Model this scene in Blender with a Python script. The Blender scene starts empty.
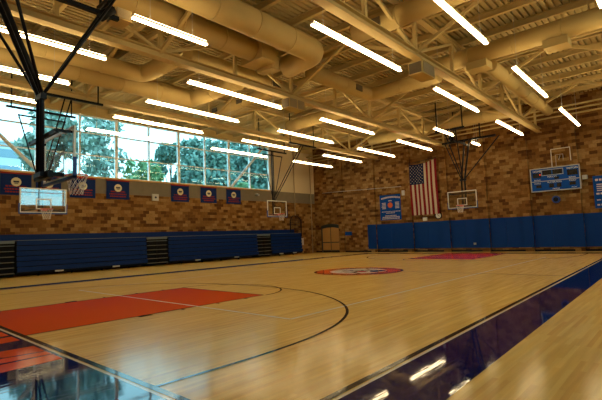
import bpy, math, random
from mathutils import Vector, Matrix
import numpy as np
random.seed(7)
PI = math.pi
scn = bpy.context.scene
COL = scn.collection

# ------------------------------------------------------------------ helpers
class MB:
    def __init__(s): s.v=[]; s.f=[]; s.m=[]; s.sm=[]
    def poly(s, pts, m=0):
        b=len(s.v); s.v += [tuple(p) for p in pts]; s.f.append(tuple(range(b,b+len(pts)))); s.m.append(m); s.sm.append(False); return s
    def box(s, x0,x1,y0,y1,z0,z1, m=0):
        b=len(s.v)
        s.v += [(x0,y0,z0),(x1,y0,z0),(x1,y1,z0),(x0,y1,z0),(x0,y0,z1),(x1,y0,z1),(x1,y1,z1),(x0,y1,z1)]
        for f in ((0,3,2,1),(4,5,6,7),(0,1,5,4),(1,2,6,5),(2,3,7,6),(3,0,4,7)):
            s.f.append(tuple(b+i for i in f)); s.m.append(m); s.sm.append(False)
        return s
    def bar(s, a, b_, w, h, m=0):
        """rectangular bar from a to b; w sideways, h upwards"""
        a=Vector(a); b_=Vector(b_); d=(b_-a).normalized()
        side=d.cross(Vector((0,0,1)))
        side = side.normalized() if side.length>1e-4 else Vector((1,0,0))
        up=side.cross(d).normalized()
        b=len(s.v)
        for p in (a,b_):
            for sx,sz in ((-1,-1),(1,-1),(1,1),(-1,1)):
                s.v.append(tuple(p+side*(sx*w/2)+up*(sz*h/2)))
        for f in ((0,1,2,3),(7,6,5,4),(0,4,5,1),(1,5,6,2),(2,6,7,3),(3,7,4,0)):
            s.f.append(tuple(b+i for i in f)); s.m.append(m); s.sm.append(False)
        return s
    def tube(s, path, r, n=10, m=0, closed=False, cap=True):
        path=[Vector(p) for p in path]; N=len(path); rings=[]
        prev=None
        for i,p in enumerate(path):
            if closed: d=(path[(i+1)%N]-path[i-1])
            else: d=(path[min(i+1,N-1)]-path[max(i-1,0)])
            d.normalize()
            if prev is None:
                u=d.cross(Vector((0,0,1)))
                if u.length<1e-3: u=d.cross(Vector((0,1,0)))
            else:
                u=prev-d*prev.dot(d)
                if u.length<1e-6: u=d.cross(Vector((0,0,1)))
            u.normalize(); prev=u; w=d.cross(u)
            rr=r[i] if isinstance(r,(list,tuple)) else r
            b=len(s.v)
            for k in range(n):
                t=2*PI*k/n; s.v.append(tuple(p+u*(math.cos(t)*rr)+w*(math.sin(t)*rr)))
            rings.append(b)
        L=N if closed else N-1
        for i in range(L):
            a=rings[i]; c=rings[(i+1)%N]
            for k in range(n):
                s.f.append((a+k,a+(k+1)%n,c+(k+1)%n,c+k)); s.m.append(m); s.sm.append(True)
        if cap and not closed:
            s.f.append(tuple(rings[0]+k for k in range(n))[::-1]); s.m.append(m); s.sm.append(False)
            s.f.append(tuple(rings[-1]+k for k in range(n))); s.m.append(m); s.sm.append(False)
        return s
    def disc(s, c, axis, r, th, n=24, m=0):
        c=Vector(c); a={'x':Vector((1,0,0)),'y':Vector((0,1,0)),'z':Vector((0,0,1))}[axis]
        return s.tube([c-a*th/2,c+a*th/2], r, n, m)
    def build(s, name, mats, parent=None, loc=None):
        me=bpy.data.meshes.new(name); 
        V=s.v
        if loc is not None: V=[(x-loc[0],y-loc[1],z-loc[2]) for x,y,z in V]
        me.from_pydata(V,[],s.f)
        if not isinstance(mats,(list,tuple)): mats=[mats]
        for mt in mats: me.materials.append(mt)
        me.polygons.foreach_set('material_index', s.m); me.polygons.foreach_set('use_smooth', s.sm)
        me.update()
        o=bpy.data.objects.new(name, me); COL.objects.link(o)
        if loc is not None: o.location=loc
        if parent is not None:
            o.parent=parent
            if loc is None:                              # vertices are in world coordinates
                w=Vector((0,0,0)); q=parent
                while q is not None: w+=q.location; q=q.parent
                o.location=-w
        return o

def empty(name, loc, label, cat, group=None):
    o=bpy.data.objects.new(name,None); COL.objects.link(o); o.location=loc; o.empty_display_size=.2
    o['label']=label; o['category']=cat
    if group: o['group']=group
    return o
def tag(o,label,cat,group=None):
    o['label']=label; o['category']=cat
    if group: o['group']=group
    return o
def struct(o,label=None):
    o['kind']='structure'
    if label: o['label']=label; 
    return o
def copy_tree(o,parent=None):
    c=o.copy(); COL.objects.link(c)
    if parent is not None: c.parent=parent
    for ch in list(o.children): copy_tree(ch,c)
    return c

# ---------------------------------------------------------------- materials
def mat(name, col, rough=.5, metal=0., spec=.5, coat=0., coat_r=.05, emit=None, estr=0.):
    m=bpy.data.materials.new(name); m.use_nodes=True
    b=m.node_tree.nodes['Principled BSDF']
    b.inputs['Base Color'].default_value=(*col,1); b.inputs['Roughness'].default_value=rough
    b.inputs['Metallic'].default_value=metal; b.inputs['Specular IOR Level'].default_value=spec
    b.inputs['Coat Weight'].default_value=coat; b.inputs['Coat Roughness'].default_value=coat_r
    if emit: b.inputs['Emission Color'].default_value=(*emit,1); b.inputs['Emission Strength'].default_value=estr
    return m
def noisy(name, col, col2, scale, rough=.5, detail=3, stretch=(1,1,1), **k):
    m=mat(name,col,rough,**k); nt=m.node_tree; b=nt.nodes['Principled BSDF']
    tc=nt.nodes.new('ShaderNodeTexCoord'); mp=nt.nodes.new('ShaderNodeMapping'); mp.inputs['Scale'].default_value=stretch
    n=nt.nodes.new('ShaderNodeTexNoise'); n.inputs['Scale'].default_value=scale; n.inputs['Detail'].default_value=detail
    mx=nt.nodes.new('ShaderNodeMix'); mx.data_type='RGBA'
    mx.inputs['A'].default_value=(*col,1); mx.inputs['B'].default_value=(*col2,1)
    nt.links.new(tc.outputs['Object'],mp.inputs['Vector']); nt.links.new(mp.outputs[0],n.inputs['Vector'])
    nt.links.new(n.outputs['Fac'],mx.inputs['Factor']); nt.links.new(mx.outputs['Result'],b.inputs['Base Color'])
    return m

def wood_mat():
    m=bpy.data.materials.new('maple_floor'); m.use_nodes=True; nt=m.node_tree; b=nt.nodes['Principled BSDF']; N=nt.nodes.new; K=nt.links.new
    tc=N('ShaderNodeTexCoord')
    br=N('ShaderNodeTexBrick'); br.offset=.37; br.inputs['Scale'].default_value=1
    br.inputs['Brick Width'].default_value=1.1; br.inputs['Row Height'].default_value=.058; br.inputs['Mortar Size'].default_value=.0008
    br.inputs['Color1'].default_value=(0,0,0,1); br.inputs['Color2'].default_value=(1,1,1,1); br.inputs['Mortar'].default_value=(.15,.15,.15,1)
    K(tc.outputs['Object'],br.inputs['Vector'])
    rp=N('ShaderNodeValToRGB'); e=rp.color_ramp.elements
    e[0].position=0; e[0].color=WOOD[0]; e[1].position=1; e[1].color=WOOD[3]
    a=rp.color_ramp.elements.new(.18); a.color=WOOD[1]; a=rp.color_ramp.elements.new(.6); a.color=WOOD[2]
    K(br.outputs['Color'],rp.inputs['Fac'])
    mp=N('ShaderNodeMapping'); mp.inputs['Scale'].default_value=(.5,9,1)
    ns=N('ShaderNodeTexNoise'); ns.inputs['Scale'].default_value=1.4; ns.inputs['Detail'].default_value=4
    K(tc.outputs['Object'],mp.inputs['Vector']); K(mp.outputs[0],ns.inputs['Vector'])
    mr=N('ShaderNodeMapRange'); mr.inputs['From Min'].default_value=.3; mr.inputs['From Max'].default_value=.7; mr.inputs['To Min'].default_value=.86; mr.inputs['To Max'].default_value=1.10
    K(ns.outputs['Fac'],mr.inputs['Value'])
    mx=N('ShaderNodeMix'); mx.data_type='RGBA'; mx.blend_type='MULTIPLY'; mx.inputs['Factor'].default_value=1
    K(rp.outputs['Color'],mx.inputs['A']); K(mr.outputs['Result'],mx.inputs['B']); K(mx.outputs['Result'],b.inputs['Base Color'])
    b.inputs['Roughness'].default_value=.4; b.inputs['Specular IOR Level'].default_value=0; b.inputs['Coat Weight'].default_value=.75; b.inputs['Coat Roughness'].default_value=.15
    bump(nt,b,tc)
    return m
def bump(nt,b,tc):
    N=nt.nodes.new; K=nt.links.new
    mp=N('ShaderNodeMapping'); mp.inputs['Scale'].default_value=(1.2,7,1)
    n2=N('ShaderNodeTexNoise'); n2.inputs['Scale'].default_value=2.0; n2.inputs['Detail'].default_value=2
    K(tc.outputs['Object'],mp.inputs['Vector']); K(mp.outputs[0],n2.inputs['Vector'])
    bp=N('ShaderNodeBump'); bp.inputs['Strength'].default_value=.12; bp.inputs['Distance'].default_value=.004
    K(n2.outputs['Fac'],bp.inputs['Height']); K(bp.outputs[0],b.inputs['Coat Normal']); K(bp.outputs[0],b.inputs['Normal'])
def paint_mat(name,col,col2=None,cr=.06,spec=0):
    m=mat(name,col,.3,coat=.8,coat_r=cr,spec=spec); nt=m.node_tree; b=nt.nodes['Principled BSDF']; tc=nt.nodes.new('ShaderNodeTexCoord')
    bump(nt,b,tc); return m

def brick_mat(name, ax):
    m=bpy.data.materials.new(name); m.use_nodes=True; nt=m.node_tree; b=nt.nodes['Principled BSDF']; N=nt.nodes.new; K=nt.links.new
    tc=N('ShaderNodeTexCoord'); sp=N('ShaderNodeSeparateXYZ'); cb=N('ShaderNodeCombineXYZ')
    K(tc.outputs['Object'],sp.inputs[0]); K(sp.outputs[ax],cb.inputs[0]); K(sp.outputs[2],cb.inputs[1])
    br=N('ShaderNodeTexBrick'); br.offset=.5; br.inputs['Scale'].default_value=1
    br.inputs['Brick Width'].default_value=.41; br.inputs['Row Height'].default_value=.205; br.inputs['Mortar Size'].default_value=.006
    br.inputs['Color1'].default_value=(0,0,0,1); br.inputs['Color2'].default_value=(1,1,1,1); br.inputs['Mortar'].default_value=(.5,.5,.5,1)
    K(cb.outputs[0],br.inputs['Vector'])
    rp=N('ShaderNodeValToRGB'); e=rp.color_ramp.elements
    e[0].position=0; e[0].color=(.085,.032,.007,1); e[1].position=1; e[1].color=(.32,.185,.062,1)
    for p,c in ((.14,(.105,.040,.009,1)),(.28,(.165,.070,.0155,1)),(.66,(.235,.115,.029,1))):
        a=rp.color_ramp.elements.new(p); a.color=c
    K(br.outputs['Color'],rp.inputs['Fac'])
    ns=N('ShaderNodeTexNoise'); ns.inputs['Scale'].default_value=9; ns.inputs['Detail'].default_value=4; K(tc.outputs['Object'],ns.inputs['Vector'])
    mr=N('ShaderNodeMapRange'); mr.inputs['From Min'].default_value=.3; mr.inputs['From Max'].default_value=.7; mr.inputs['To Min'].default_value=.82; mr.inputs['To Max'].default_value=1.12
    K(ns.outputs['Fac'],mr.inputs['Value'])
    mx=N('ShaderNodeMix'); mx.data_type='RGBA'; mx.blend_type='MULTIPLY'; mx.inputs['Factor'].default_value=1
    K(rp.outputs['Color'],mx.inputs['A']); K(mr.outputs['Result'],mx.inputs['B']); K(mx.outputs['Result'],b.inputs['Base Color'])
    bp=N('ShaderNodeBump'); bp.inputs['Strength'].default_value=.5; bp.inputs['Distance'].default_value=.01; bp.invert=True
    K(br.outputs['Fac'],bp.inputs['Height']); K(bp.outputs[0],b.inputs['Normal'])
    b.inputs['Roughness'].default_value=.75
    return m

def glass_mat(name,tint,base,gain):
    m=bpy.data.materials.new(name); m.use_nodes=True; nt=m.node_tree; nt.nodes.clear(); N=nt.nodes.new; K=nt.links.new
    out=N('ShaderNodeOutputMaterial'); tr=N('ShaderNodeBsdfTransparent'); tr.inputs[0].default_value=(*tint,1)
    gl=N('ShaderNodeBsdfGlossy'); gl.inputs['Roughness'].default_value=.02; gl.inputs['Color'].default_value=(1,1,1,1)
    lw=N('ShaderNodeLayerWeight'); pw=N('ShaderNodeMath'); pw.operation='POWER'; pw.inputs[1].default_value=4
    ma=N('ShaderNodeMath'); ma.operation='MULTIPLY_ADD'; ma.inputs[1].default_value=gain; ma.inputs[2].default_value=base
    mx=N('ShaderNodeMixShader')
    K(lw.outputs['Facing'],pw.inputs[0]); K(pw.outputs[0],ma.inputs[0]); K(ma.outputs[0],mx.inputs[0]); K(tr.outputs[0],mx.inputs[1]); K(gl.outputs[0],mx.inputs[2]); K(mx.outputs[0],out.inputs[0])
    return m

WOOD=[(.66,.37,.085,1),(.73,.44,.105,1),(.77,.475,.12,1),(.81,.52,.14,1)]
M={}
M['wood']=wood_mat()
M['navy_paint']=paint_mat('navy_court_paint',(.003,.007,.075),cr=.04)
M['orange_paint']=paint_mat('orange_court_paint',(.75,.075,.008),cr=.09)
M['black_line']=paint_mat('black_line_paint',(.004,.005,.012),cr=.09)
M['cream_line']=paint_mat('cream_line_paint',(.75,.62,.40),cr=.09)
M['thin_line']=paint_mat('dark_line_paint',(.03,.02,.02),cr=.09)
M['red_paint']=paint_mat('crimson_court_paint',(.80,.04,.06),cr=.12)
M['white_paint']=paint_mat('white_court_paint',(.8,.76,.62),cr=.09)
M['brick_x']=brick_mat('block_wall_lengthwise',0)
M['brick_y']=brick_mat('block_wall_crosswise',1)
M['cream']=noisy('cream_ceiling_paint',(.55,.415,.175),(.47,.345,.135),1.5,.6)
M['deck']=noisy('cream_deck_paint',(.44,.34,.15),(.37,.28,.12),1.2,.65)
M['duct']=noisy('cream_duct_paint',(.54,.40,.16),(.46,.34,.13),2.0,.5)
M['greyband']=noisy('grey_concrete',(.20,.165,.11),(.15,.12,.08),3,.8)
M['sillgold']=mat('gold_painted_sill',(.55,.30,.06),.5)
M['offwhite']=mat('off_white_wall_panel',(.55,.44,.27),.7)
M['frame']=mat('pale_aluminium',(.88,.90,.90),.4)
M['glass']=glass_mat('window_glass',(.80,.965,.955),.01,.22)
M['board_glass']=glass_mat('backboard_glass',(.93,.97,.98),.13,.10)
M['pad']=noisy('blue_vinyl_pad',(.001,.036,.18),(.001,.031,.155),3,.5,spec=.15)
M['bleach']=noisy('blue_bleacher_plastic',(.001,.019,.105),(.001,.015,.088),2,.5,spec=.15)
M['bleach_edge']=mat('grey_nosing',(.10,.12,.12),.5)
M['dark']=mat('black_steel',(.008,.009,.012),.4)
M['darkgap']=mat('dark_understructure',(.006,.006,.008),.7)
M['stepedge']=mat('pale_step_edge',(.11,.10,.07),.6)
M['whiteframe']=mat('white_enamel',(.72,.68,.55),.35)
M['rim']=mat('orange_rim',(.65,.06,.02),.35)
M['netcord']=mat('white_net_cord',(.7,.68,.62),.8)
M['bpad']=mat('blue_board_padding',(.005,.04,.20),.5)
M['lampbody']=mat('white_lamp_body',(.62,.55,.42),.4)
LS=13.5
M['lamp']=mat('fluorescent_lens',(.9,.85,.7),.5,emit=(1,.76,.41),estr=LS)
M['added_uplight']=mat('added_uplight_glow',(.9,.85,.7),.5,emit=(1,.76,.41),estr=13)  # upward glow added to brighten the ceiling, unseen from below
M['navycloth']=mat('navy_banner_cloth',(.006,.020,.095),.8)
M['redcloth']=mat('red_banner_print',(.26,.025,.012),.8)
M['creamcloth']=mat('cream_banner_print',(.62,.55,.36),.8)
M['printdark']=mat('dark_banner_print',(.03,.03,.05),.8)
M['flagred']=mat('flag_red',(.20,.008,.014),.8)
M['flagwhite']=mat('flag_white',(.50,.40,.28),.8)
M['flagblue']=mat('flag_blue',(.006,.012,.05),.8)
M['posterblue']=mat('blue_poster_cloth',(.003,.05,.24),.8)
M['postertext']=mat('pale_poster_print',(.50,.42,.42),.7)
M['ball']=mat('basketball_orange_print',(.55,.10,.02),.7)
M['sbblue']=mat('scoreboard_blue',(.003,.06,.30),.5,spec=.1)
M['sbframe']=mat('scoreboard_frame',(.40,.40,.36),.4)
M['sbblack']=mat('scoreboard_digit_window',(.004,.004,.006),.25)
M['sbtext']=mat('scoreboard_lettering',(.75,.72,.62),.6)
M['led']=mat('red_led',(.6,.02,.01),.4,emit=(1,.05,.02),estr=1.2)
M['tan']=noisy('tan_door_paint',(.46,.26,.085),(.38,.21,.065),2,.45)
M['dooredge']=mat('dark_green_door_trim',(.02,.028,.02),.5)
M['conduit']=mat('pale_conduit',(.34,.25,.13),.5)
M['grey']=mat('light_grey_plastic',(.45,.42,.36),.5)
M['grille']=noisy('dark_vent_grille',(.05,.035,.015),(.14,.10,.05),60,.6)
M['lightgrille']=noisy('tan_vent_grille',(.22,.16,.08),(.36,.27,.14),60,.6)

for k_ in ('cream','deck','duct','sbblue','greyband','offwhite','darkgap','navycloth','redcloth','creamcloth','flagred','flagwhite','flagblue','posterblue','brick_x','brick_y','dark','tan'):
    M[k_].node_tree.nodes['Principled BSDF'].inputs['Specular IOR Level'].default_value=.12
M['navy_paint'].node_tree.nodes['Principled BSDF'].inputs['Coat IOR'].default_value=1.62
# ------------------------------------------------------------- dimensions
XN,XF,YR,YL = -3.0,28.2,-8.0,23.0      # near wall, far wall, right wall, left wall
ZC=9.55
CL,CW=25.56,15.45                       # court length and width
cy=7.62

# ------------------------------------------------------------------- floor
fl=struct(MB().box(XN-.2,XF+.2,YR-.2,YL+.2,-.1,0).build('floor',M['wood']))
def fpart(name,mb,mats,label=None):
    o=mb.build(name,mats,fl)
    if label: o['label']=label
    return o
def rect(mb,x0,x1,y0,y1,z=.002,m=0): mb.poly([(x0,y0,z),(x1,y0,z),(x1,y1,z),(x0,y1,z)],m)
def ribbon(mb,pts,w,z,m=0):
    P=[Vector((p[0],p[1],0)) for p in pts]; L=[];R_=[]
    for i,p in enumerate(P):
        d=(P[min(i+1,len(P)-1)]-P[max(i-1,0)]).normalized(); n=Vector((-d.y,d.x,0))*w/2
        L.append(p+n); R_.append(p-n)
    for i in range(len(P)-1):
        mb.poly([(R_[i].x,R_[i].y,z),(R_[i+1].x,R_[i+1].y,z),(L[i+1].x,L[i+1].y,z),(L[i].x,L[i].y,z)],m)
bw=.78
SK=lambda x: -.05+.0215*(x+.13)                 # the right sideline runs very slightly out of square
def skew(mb,x0,x1,a,b,z): mb.poly([(x0,SK(x0)+a,z),(x1,SK(x1)+a,z),(x1,SK(x1)+b,z),(x0,SK(x0)+b,z)])
mb=MB()
for a,l in (((-2.3,-.13,-.12-bw,CW+.13+bw),'wide navy end band behind the near baseline'),(None,'navy band along the right sideline'),
    ((-.13,CL+.13+bw,CW+.25,CW+.95),'navy band along the far left sideline'),((CL+.13,CL+.13+bw,-.12,CW+.25),'navy band at the far baseline')):
    mb=MB()
    if a: rect(mb,*a)
    else: skew(mb,-.13,CL+.13+bw,-.12-bw,-.12,.002)
    fpart('court_border',mb,M['navy_paint'],l)
mb=MB()
for (x0,x1,y0,y1) in ((-.08,CL+.08,-.0651,.015),(-.08,CL+.08,CW,CW+.08),(-.08,0,0,CW),(CL,CL+.08,0,CW)): mb=MB(); (skew if y0==-.0651 else rect)(mb,x0,x1,y0,y1,.003); fpart('boundary_line',mb,M['black_line'])
mb=MB()
for (x0,x1,y0,y1) in ((-.13,CL+.13,-.1201,-.085),(-.13,CL+.13,CW+.09,CW+.12),(-.13,-.095,-.075,CW+.09),(CL+.095,CL+.13,-.075,CW+.09)): mb=MB(); (skew if y0==-.1201 else rect)(mb,x0,x1,y0,y1,.003); fpart('boundary_stripe',mb,M['cream_line'])
kw=1.86; kl=5.42
for far in (0,1):
    fx=(lambda x: CL-x) if far else (lambda x:x)
    xs=sorted((fx(0),fx(kl)))
    mb=MB(); rect(mb,xs[0],xs[1],cy-kw,cy+kw,.0025)
    fpart('painted_key',mb,M['red_paint'] if far else M['orange_paint'],'crimson painted key at the far end' if far else 'orange painted key at the near end')
    mb=MB()
    for y in (cy-kw,cy+kw): rect(mb,xs[0],xs[1],y-.025,y+.025,.004)
    x=fx(kl); rect(mb,x-.025,x+.025,cy-kw,cy+kw,.004)
    ribbon(mb,[(fx(kl+1.62*math.cos(t)),cy+1.93*math.sin(t)) for t in np.linspace(-PI/2,PI/2,40)],.05,.004)
    fpart('key_outline',mb,M['thin_line'])
    for sy in (-1,1):
        y=cy+sy*(kw+.07)
        for a,b in ((1.95,2.24),):
            xx=sorted((fx(a),fx(b))); mb=MB(); rect(mb,xx[0],xx[1],y-.07,y+.07,.004); fpart('lane_block',mb,M['black_line'])
        for a in (2.96,3.9,4.75):
            xx=sorted((fx(a-.03),fx(a+.03))); mb=MB(); rect(mb,xx[0],xx[1],y-.07,y+.07,.004); fpart('lane_mark',mb,M['black_line'])
    # three point line
    half=[(0,1.57),(.93,1.54),(1.78,1.55),(2.7,1.66),(3.7,1.97),(4.62,2.50),(5.42,3.28),(6.15,4.40),(6.62,5.75),(6.80,7.62)]
    ctl=half+[(a,2*cy-b) for a,b in half[::-1][1:]]; pts=[]
    for q in range(len(ctl)-1):
        p0,p1,p2,p3=[np.array(ctl[min(max(q+k,0),len(ctl)-1)]) for k in (-1,0,1,2)]
        for t in np.linspace(0,1,8)[:-1]:
            pts.append(tuple(.5*(2*p1+(p2-p0)*t+(2*p0-5*p1+4*p2-p3)*t*t+(3*p1-p0-3*p2+p3)*t**3)))
    pts.append(ctl[-1])
    mb=MB(); ribbon(mb,[(fx(a),b) for a,b in pts],.055,.0045)
    fpart('three_point_line',mb,M['black_line'])
mb=MB(); rect(mb,CL/2-.02,CL/2+.02,.25,CW,.0028); fpart('halfcourt_line',mb,M['thin_line'])
mb=MB()
rect(mb,3.37-.028,3.37+.028,2.85,12.4,.0045); rect(mb,3.37,22.2,2.822,2.878,.0045); rect(mb,3.37,22.2,12.38,12.42,.0045); rect(mb,22.18,22.22,2.85,12.4,.0045)
fpart('volleyball_line',mb,M['white_paint'],'thin pale volleyball court line')
# centre logo
lx,ly=CL/2-.45,cy-.1
def ell(mb,x,y,rx,ry,z,m=0,n=48): mb.poly([(x+rx*math.cos(2*PI*i/n),y+ry*math.sin(2*PI*i/n),z) for i in range(n)],m)
mb=MB(); ell(mb,lx,ly,1.80,1.80,.005,0); ell(mb,lx,ly,1.70,1.70,.0055,1); ell(mb,lx,ly,1.15,1.15,.006,2)
logo=fpart('center_logo',mb,[M['thin_line'],M['orange_paint'],M['white_paint']],'round orange and cream logo at centre court')
mb=MB(); rnd=random.Random(3)
for k in range(24):                                    # dark and blue lettering strokes inside the emblem
    a=rnd.uniform(0,2*PI); rr=rnd.uniform(.1,1.0); x=lx+rr*math.cos(a); y=ly+rr*math.sin(a)
    d=Vector((rnd.uniform(-1,1),rnd.uniform(-1,1),0)).normalized()*rnd.uniform(.14,.26)
    ribbon(mb,[(x-d.x,y-d.y),(x,y+.04),(x+d.x,y+d.y)],rnd.uniform(.08,.16),.0065,0)
ell(mb,lx+.3,ly-.75,.42,.28,.0066,1); ell(mb,lx-.25,ly-.35,.2,.2,.0066,2)
fpart('emblem',mb,[M['black_line'],M['navy_paint'],M['red_paint']])
for s in (-1,1):
    mb=MB(); ell(mb,lx-s*.98,ly+s*1.42,.07,.07,.007,0,16); fpart('centre_dot',mb,M['black_line'])
# end-band letters (orange on navy); heads of the letters touch the baseline side
def letter(polys):
    mb=MB()
    for p in polys: mb.poly([(x,y,.004) for x,y in p])
    o=fpart('painted_letter',mb,M['orange_paint'],'orange painted letter on the navy end band')
letter([[(-.18,3.62),(-.18,3.98),(-1.75,3.98),(-1.75,3.50)],[(-.18,4.03),(-.18,4.22),(-1.75,4.58),(-1.75,4.36),(-.85,4.03)][::-1] if 0 else [(-.18,4.02),(-.18,4.24),(-1.75,4.50),(-1.75,4.10)],[(-.18,4.28),(-.18,4.78),(-1.75,4.92),(-1.75,4.58)]])
letter([[(-.18,5.42),(-.18,5.88),(-1.75,5.80),(-1.75,5.32)],[(-.18,6.02),(-.18,6.5),(-1.75,6.55),(-1.75,6.02)],[(-1.0,5.8),(-1.0,6.1),(-1.3,6.1),(-1.3,5.8)]])
letter([[(-.18,7.1),(-.18,8.2),(-.5,8.2),(-.5,7.1)],[(-.5,7.45),(-.5,7.85),(-1.75,7.85),(-1.75,7.45)]])

# ------------------------------------------------------------------- walls
WX1=22.6; WZ0,WZ1=5.36,9.06; WX0=-2.9
T=.35
def side_wall(name,y,sgn):
    ya,yb=sorted((y,y+sgn*T)); mb=MB()
    mb.box(XN-T,XF+T,ya,yb,0,4.45,0)
    mb.box(XN-T,XF+T,ya,yb,4.45,WZ0,1)
    mb.box(XN-T,WX0,ya,yb,WZ0,WZ1,3)
    mb.box(WX1,XF+T,ya,yb,WZ0,WZ1,3)
    mb.box(XN-T,XF+T,ya,yb,WZ1,ZC+.4,2)
    return struct(mb.build(name,[M['brick_x'],M['greyband'],M['cream'],M['offwhite']]))
side_wall('wall_left',YL,1); side_wall('wall_right',YR,-1)
# far and near walls with pilasters (same mesh)
PIL=[-6.0,-3.2,-.5,2.3,5.05,7.75,10.5,13.4,16.7,19.95]
mb=MB(); mb.box(XF,XF+T,YR-T,YL+T,0,ZC+.4)
for y in PIL: mb.box(XF-.16,XF,y-.26,y+.26,0,ZC)
struct(mb.build('wall_far',M['brick_y']))
struct(MB().box(XN-T,XN,YR-T,YL+T,0,ZC+.4).build('wall_near',M['brick_y']))
# window: sill, frames, panes
def window(n,y,sgn):
    r=bpy.data.objects.new('window_%d'%n,None); COL.objects.link(r); r.location=(WX0,y,WZ0); r['kind']='structure'
    mb=MB(); ya,yb=sorted((y-sgn*.06,y+sgn*.22)); mb.box(WX0,WX1,ya,yb,WZ0-.03,WZ0+.05); mb.build('window_sill',M['sillgold'],r)
    mx=[WX0+.05,-1.25,.93,3.1,5.27,7.45,9.6,11.75,13.95,16.1,18.3,20.4,WX1-.04]; thick={-1.25,3.1+0,5.27,9.6,13.95,18.3,WX1-.04}
    ya,yb=sorted((y+sgn*.05,y+sgn*.2))
    for i,x in enumerate(mx):
        w=.085 if x in thick else .045
        MB().box(x-w,x+w,ya,yb,WZ0,WZ1).build('mullion',M['frame'],r)
    for z in (WZ0+.07,6.68,8.0,WZ1-.06):
        MB().box(WX0,WX1,ya+.02,yb-.02,z-.035,z+.035).build('transom',M['frame'],r)
    yg=y+sgn*.12
    for i in range(len(mx)-1):
        MB().box(mx[i],mx[i+1],yg-.006,yg+.006,WZ0+.05,WZ1).build('glass_pane',M['glass'],r)
window(1,YL,1); window(2,YR,-1)
# diagonal steel wall braces in front of the window
for a,b,lab in (((1.6,5.4+4*.0+3.6),(5.3,5.45),'pale steel diagonal brace crossing the left end of the window'),((18.35,5.45),(21.9,9.05),'pale steel diagonal brace crossing the right end of the window')):
    o=MB().tube([(a[0],YL-.12,a[1]),(b[0],YL-.12,b[1])],.10,12).build('wall_brace',M['frame']); tag(o,lab,'brace')
# blue wall padding
mb=MB()
edges=[YR]+[p for p in PIL if p<17.5]+[17.35]
for i in range(len(edges)-1):
    a=edges[i]+.005; b=edges[i+1]-.005
    o=None
pads=empty('wall_padding',(XF-.2,4.8,.27),'blue padding along the foot of the far brick wall','wall pad')
prev=YR
for y in [p for p in PIL if p<17]+[17.6]:
    e=min(y-.30,17.35)
    n=max(1,round((e-prev)/1.2)); 
    for k in range(n):
        a=prev+(e-prev)*k/n; b=prev+(e-prev)*(k+1)/n
        MB().box(XF-.06,XF-.005,a+.004,b-.004,.27,2.25).build('pad_panel',M['pad'],pads)
    if y<17: MB().box(XF-.225,XF-.165,y-.30,y+.30,.27,2.25).build('pad_panel',M['pad'],pads)
    prev=y+.30
struct(MB().box(XF-.03,XF,YR,YL,0,.12).build('baseboard_far',M['darkgap']))
mb=MB()
for (a,b) in ((21.9,YL),(-8,20.0)): mb.box(XF-.2,XF-.17,max(a,YR),min(b,17.5),0,.10) if a<20 else None
# ----------------------------------------------------------------- ceiling
# pleated steel deck, ribs along x
mb=MB(); y=YR; p=.22
while y<YL:
    yy=[y,y+.12,y+.125,y+.205,y+.21]; zz=[ZC,ZC,ZC+.10,ZC+.10,ZC]
    for i in range(4):
        mb.poly([(XN,yy[i],zz[i]),(XN,yy[i+1],zz[i+1]),(XF,yy[i+1],zz[i+1]),(XF,yy[i],zz[i])])
    mb.poly([(XN,y+.21,ZC),(XN,y+p,ZC),(XF,y+p,ZC),(XF,y+.21,ZC)]); y+=p
mb.box(XN,XF,YR,YL,ZC+.15,ZC+.3)
ceil=struct(mb.build('ceiling',M['deck']))
x=XN+.9
while x<XF:
    MB().box(x-.07,x+.07,YR,YL,ZC-.26,ZC-.23).box(x-.012,x+.012,YR,YL,ZC-.23,ZC-.02).box(x-.07,x+.07,YR,YL,ZC-.03,ZC-.002).build('joist',M['cream'],ceil)
    x+=1.6
# roof trusses
TY=[-2,4,10,16]; ZB,ZT=7.68,9.1
NX=[-1.4,1.8,5.0,8.2,11.4,14.6,17.8,21.0,24.2,27.4]
tl=['rightmost long roof truss, over the right side band','second long roof truss from the right','long roof truss over the middle of the court','leftmost long roof truss, nearest the window','long roof truss along the top of the window']
for i,y in enumerate(TY):
    t=empty('roof_truss',(XN,y,ZB),tl[i]+', cream painted steel','roof truss','long roof trusses')
    MB().box(XN,XF,y-.15,y+.15,ZB-.13,ZB-.10).box(XN,XF,y-.02,y+.02,ZB-.10,ZB+.10).box(XN,XF,y-.15,y+.15,ZB+.10,ZB+.13).build('bottom_chord',M['cream'],t)
    MB().box(XN,XF,y-.12,y+.12,ZT,ZT+.03).box(XN,XF,y-.02,y+.02,ZT+.03,ZT+.17).box(XN,XF,y-.12,y+.12,ZT+.17,ZT+.19).build('top_chord',M['cream'],t)
    for k,x in enumerate(NX):
        MB().box(x-.06,x+.06,y-.06,y+.06,ZB+.12,ZT).build('post',M['cream'],t)
        if k<len(NX)-1:
            a,b=((x,y,ZB+.1),(NX[k+1],y,ZT)) if k%2==0 else ((x,y,ZT),(NX[k+1],y,ZB+.1))
            MB().bar(a,b,.10,.10).build('diagonal',M['cream'],t)
    if i<3:
        yn=TY[i+1]; ym=(y+yn)/2
        for x in (5.0,11.4,17.8,24.2):
            MB().bar((x,y,ZB+.1),(x,ym,ZT),.11,.11).build('cross_brace',M['cream'],t)
            MB().bar((x,yn,ZB+.1),(x,ym,ZT),.11,.11).build('cross_brace',M['cream'],t)
            MB().box(x-.09,x+.09,y,yn,ZT,ZT+.16).build('cross_beam',M['cream'],t)
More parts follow.
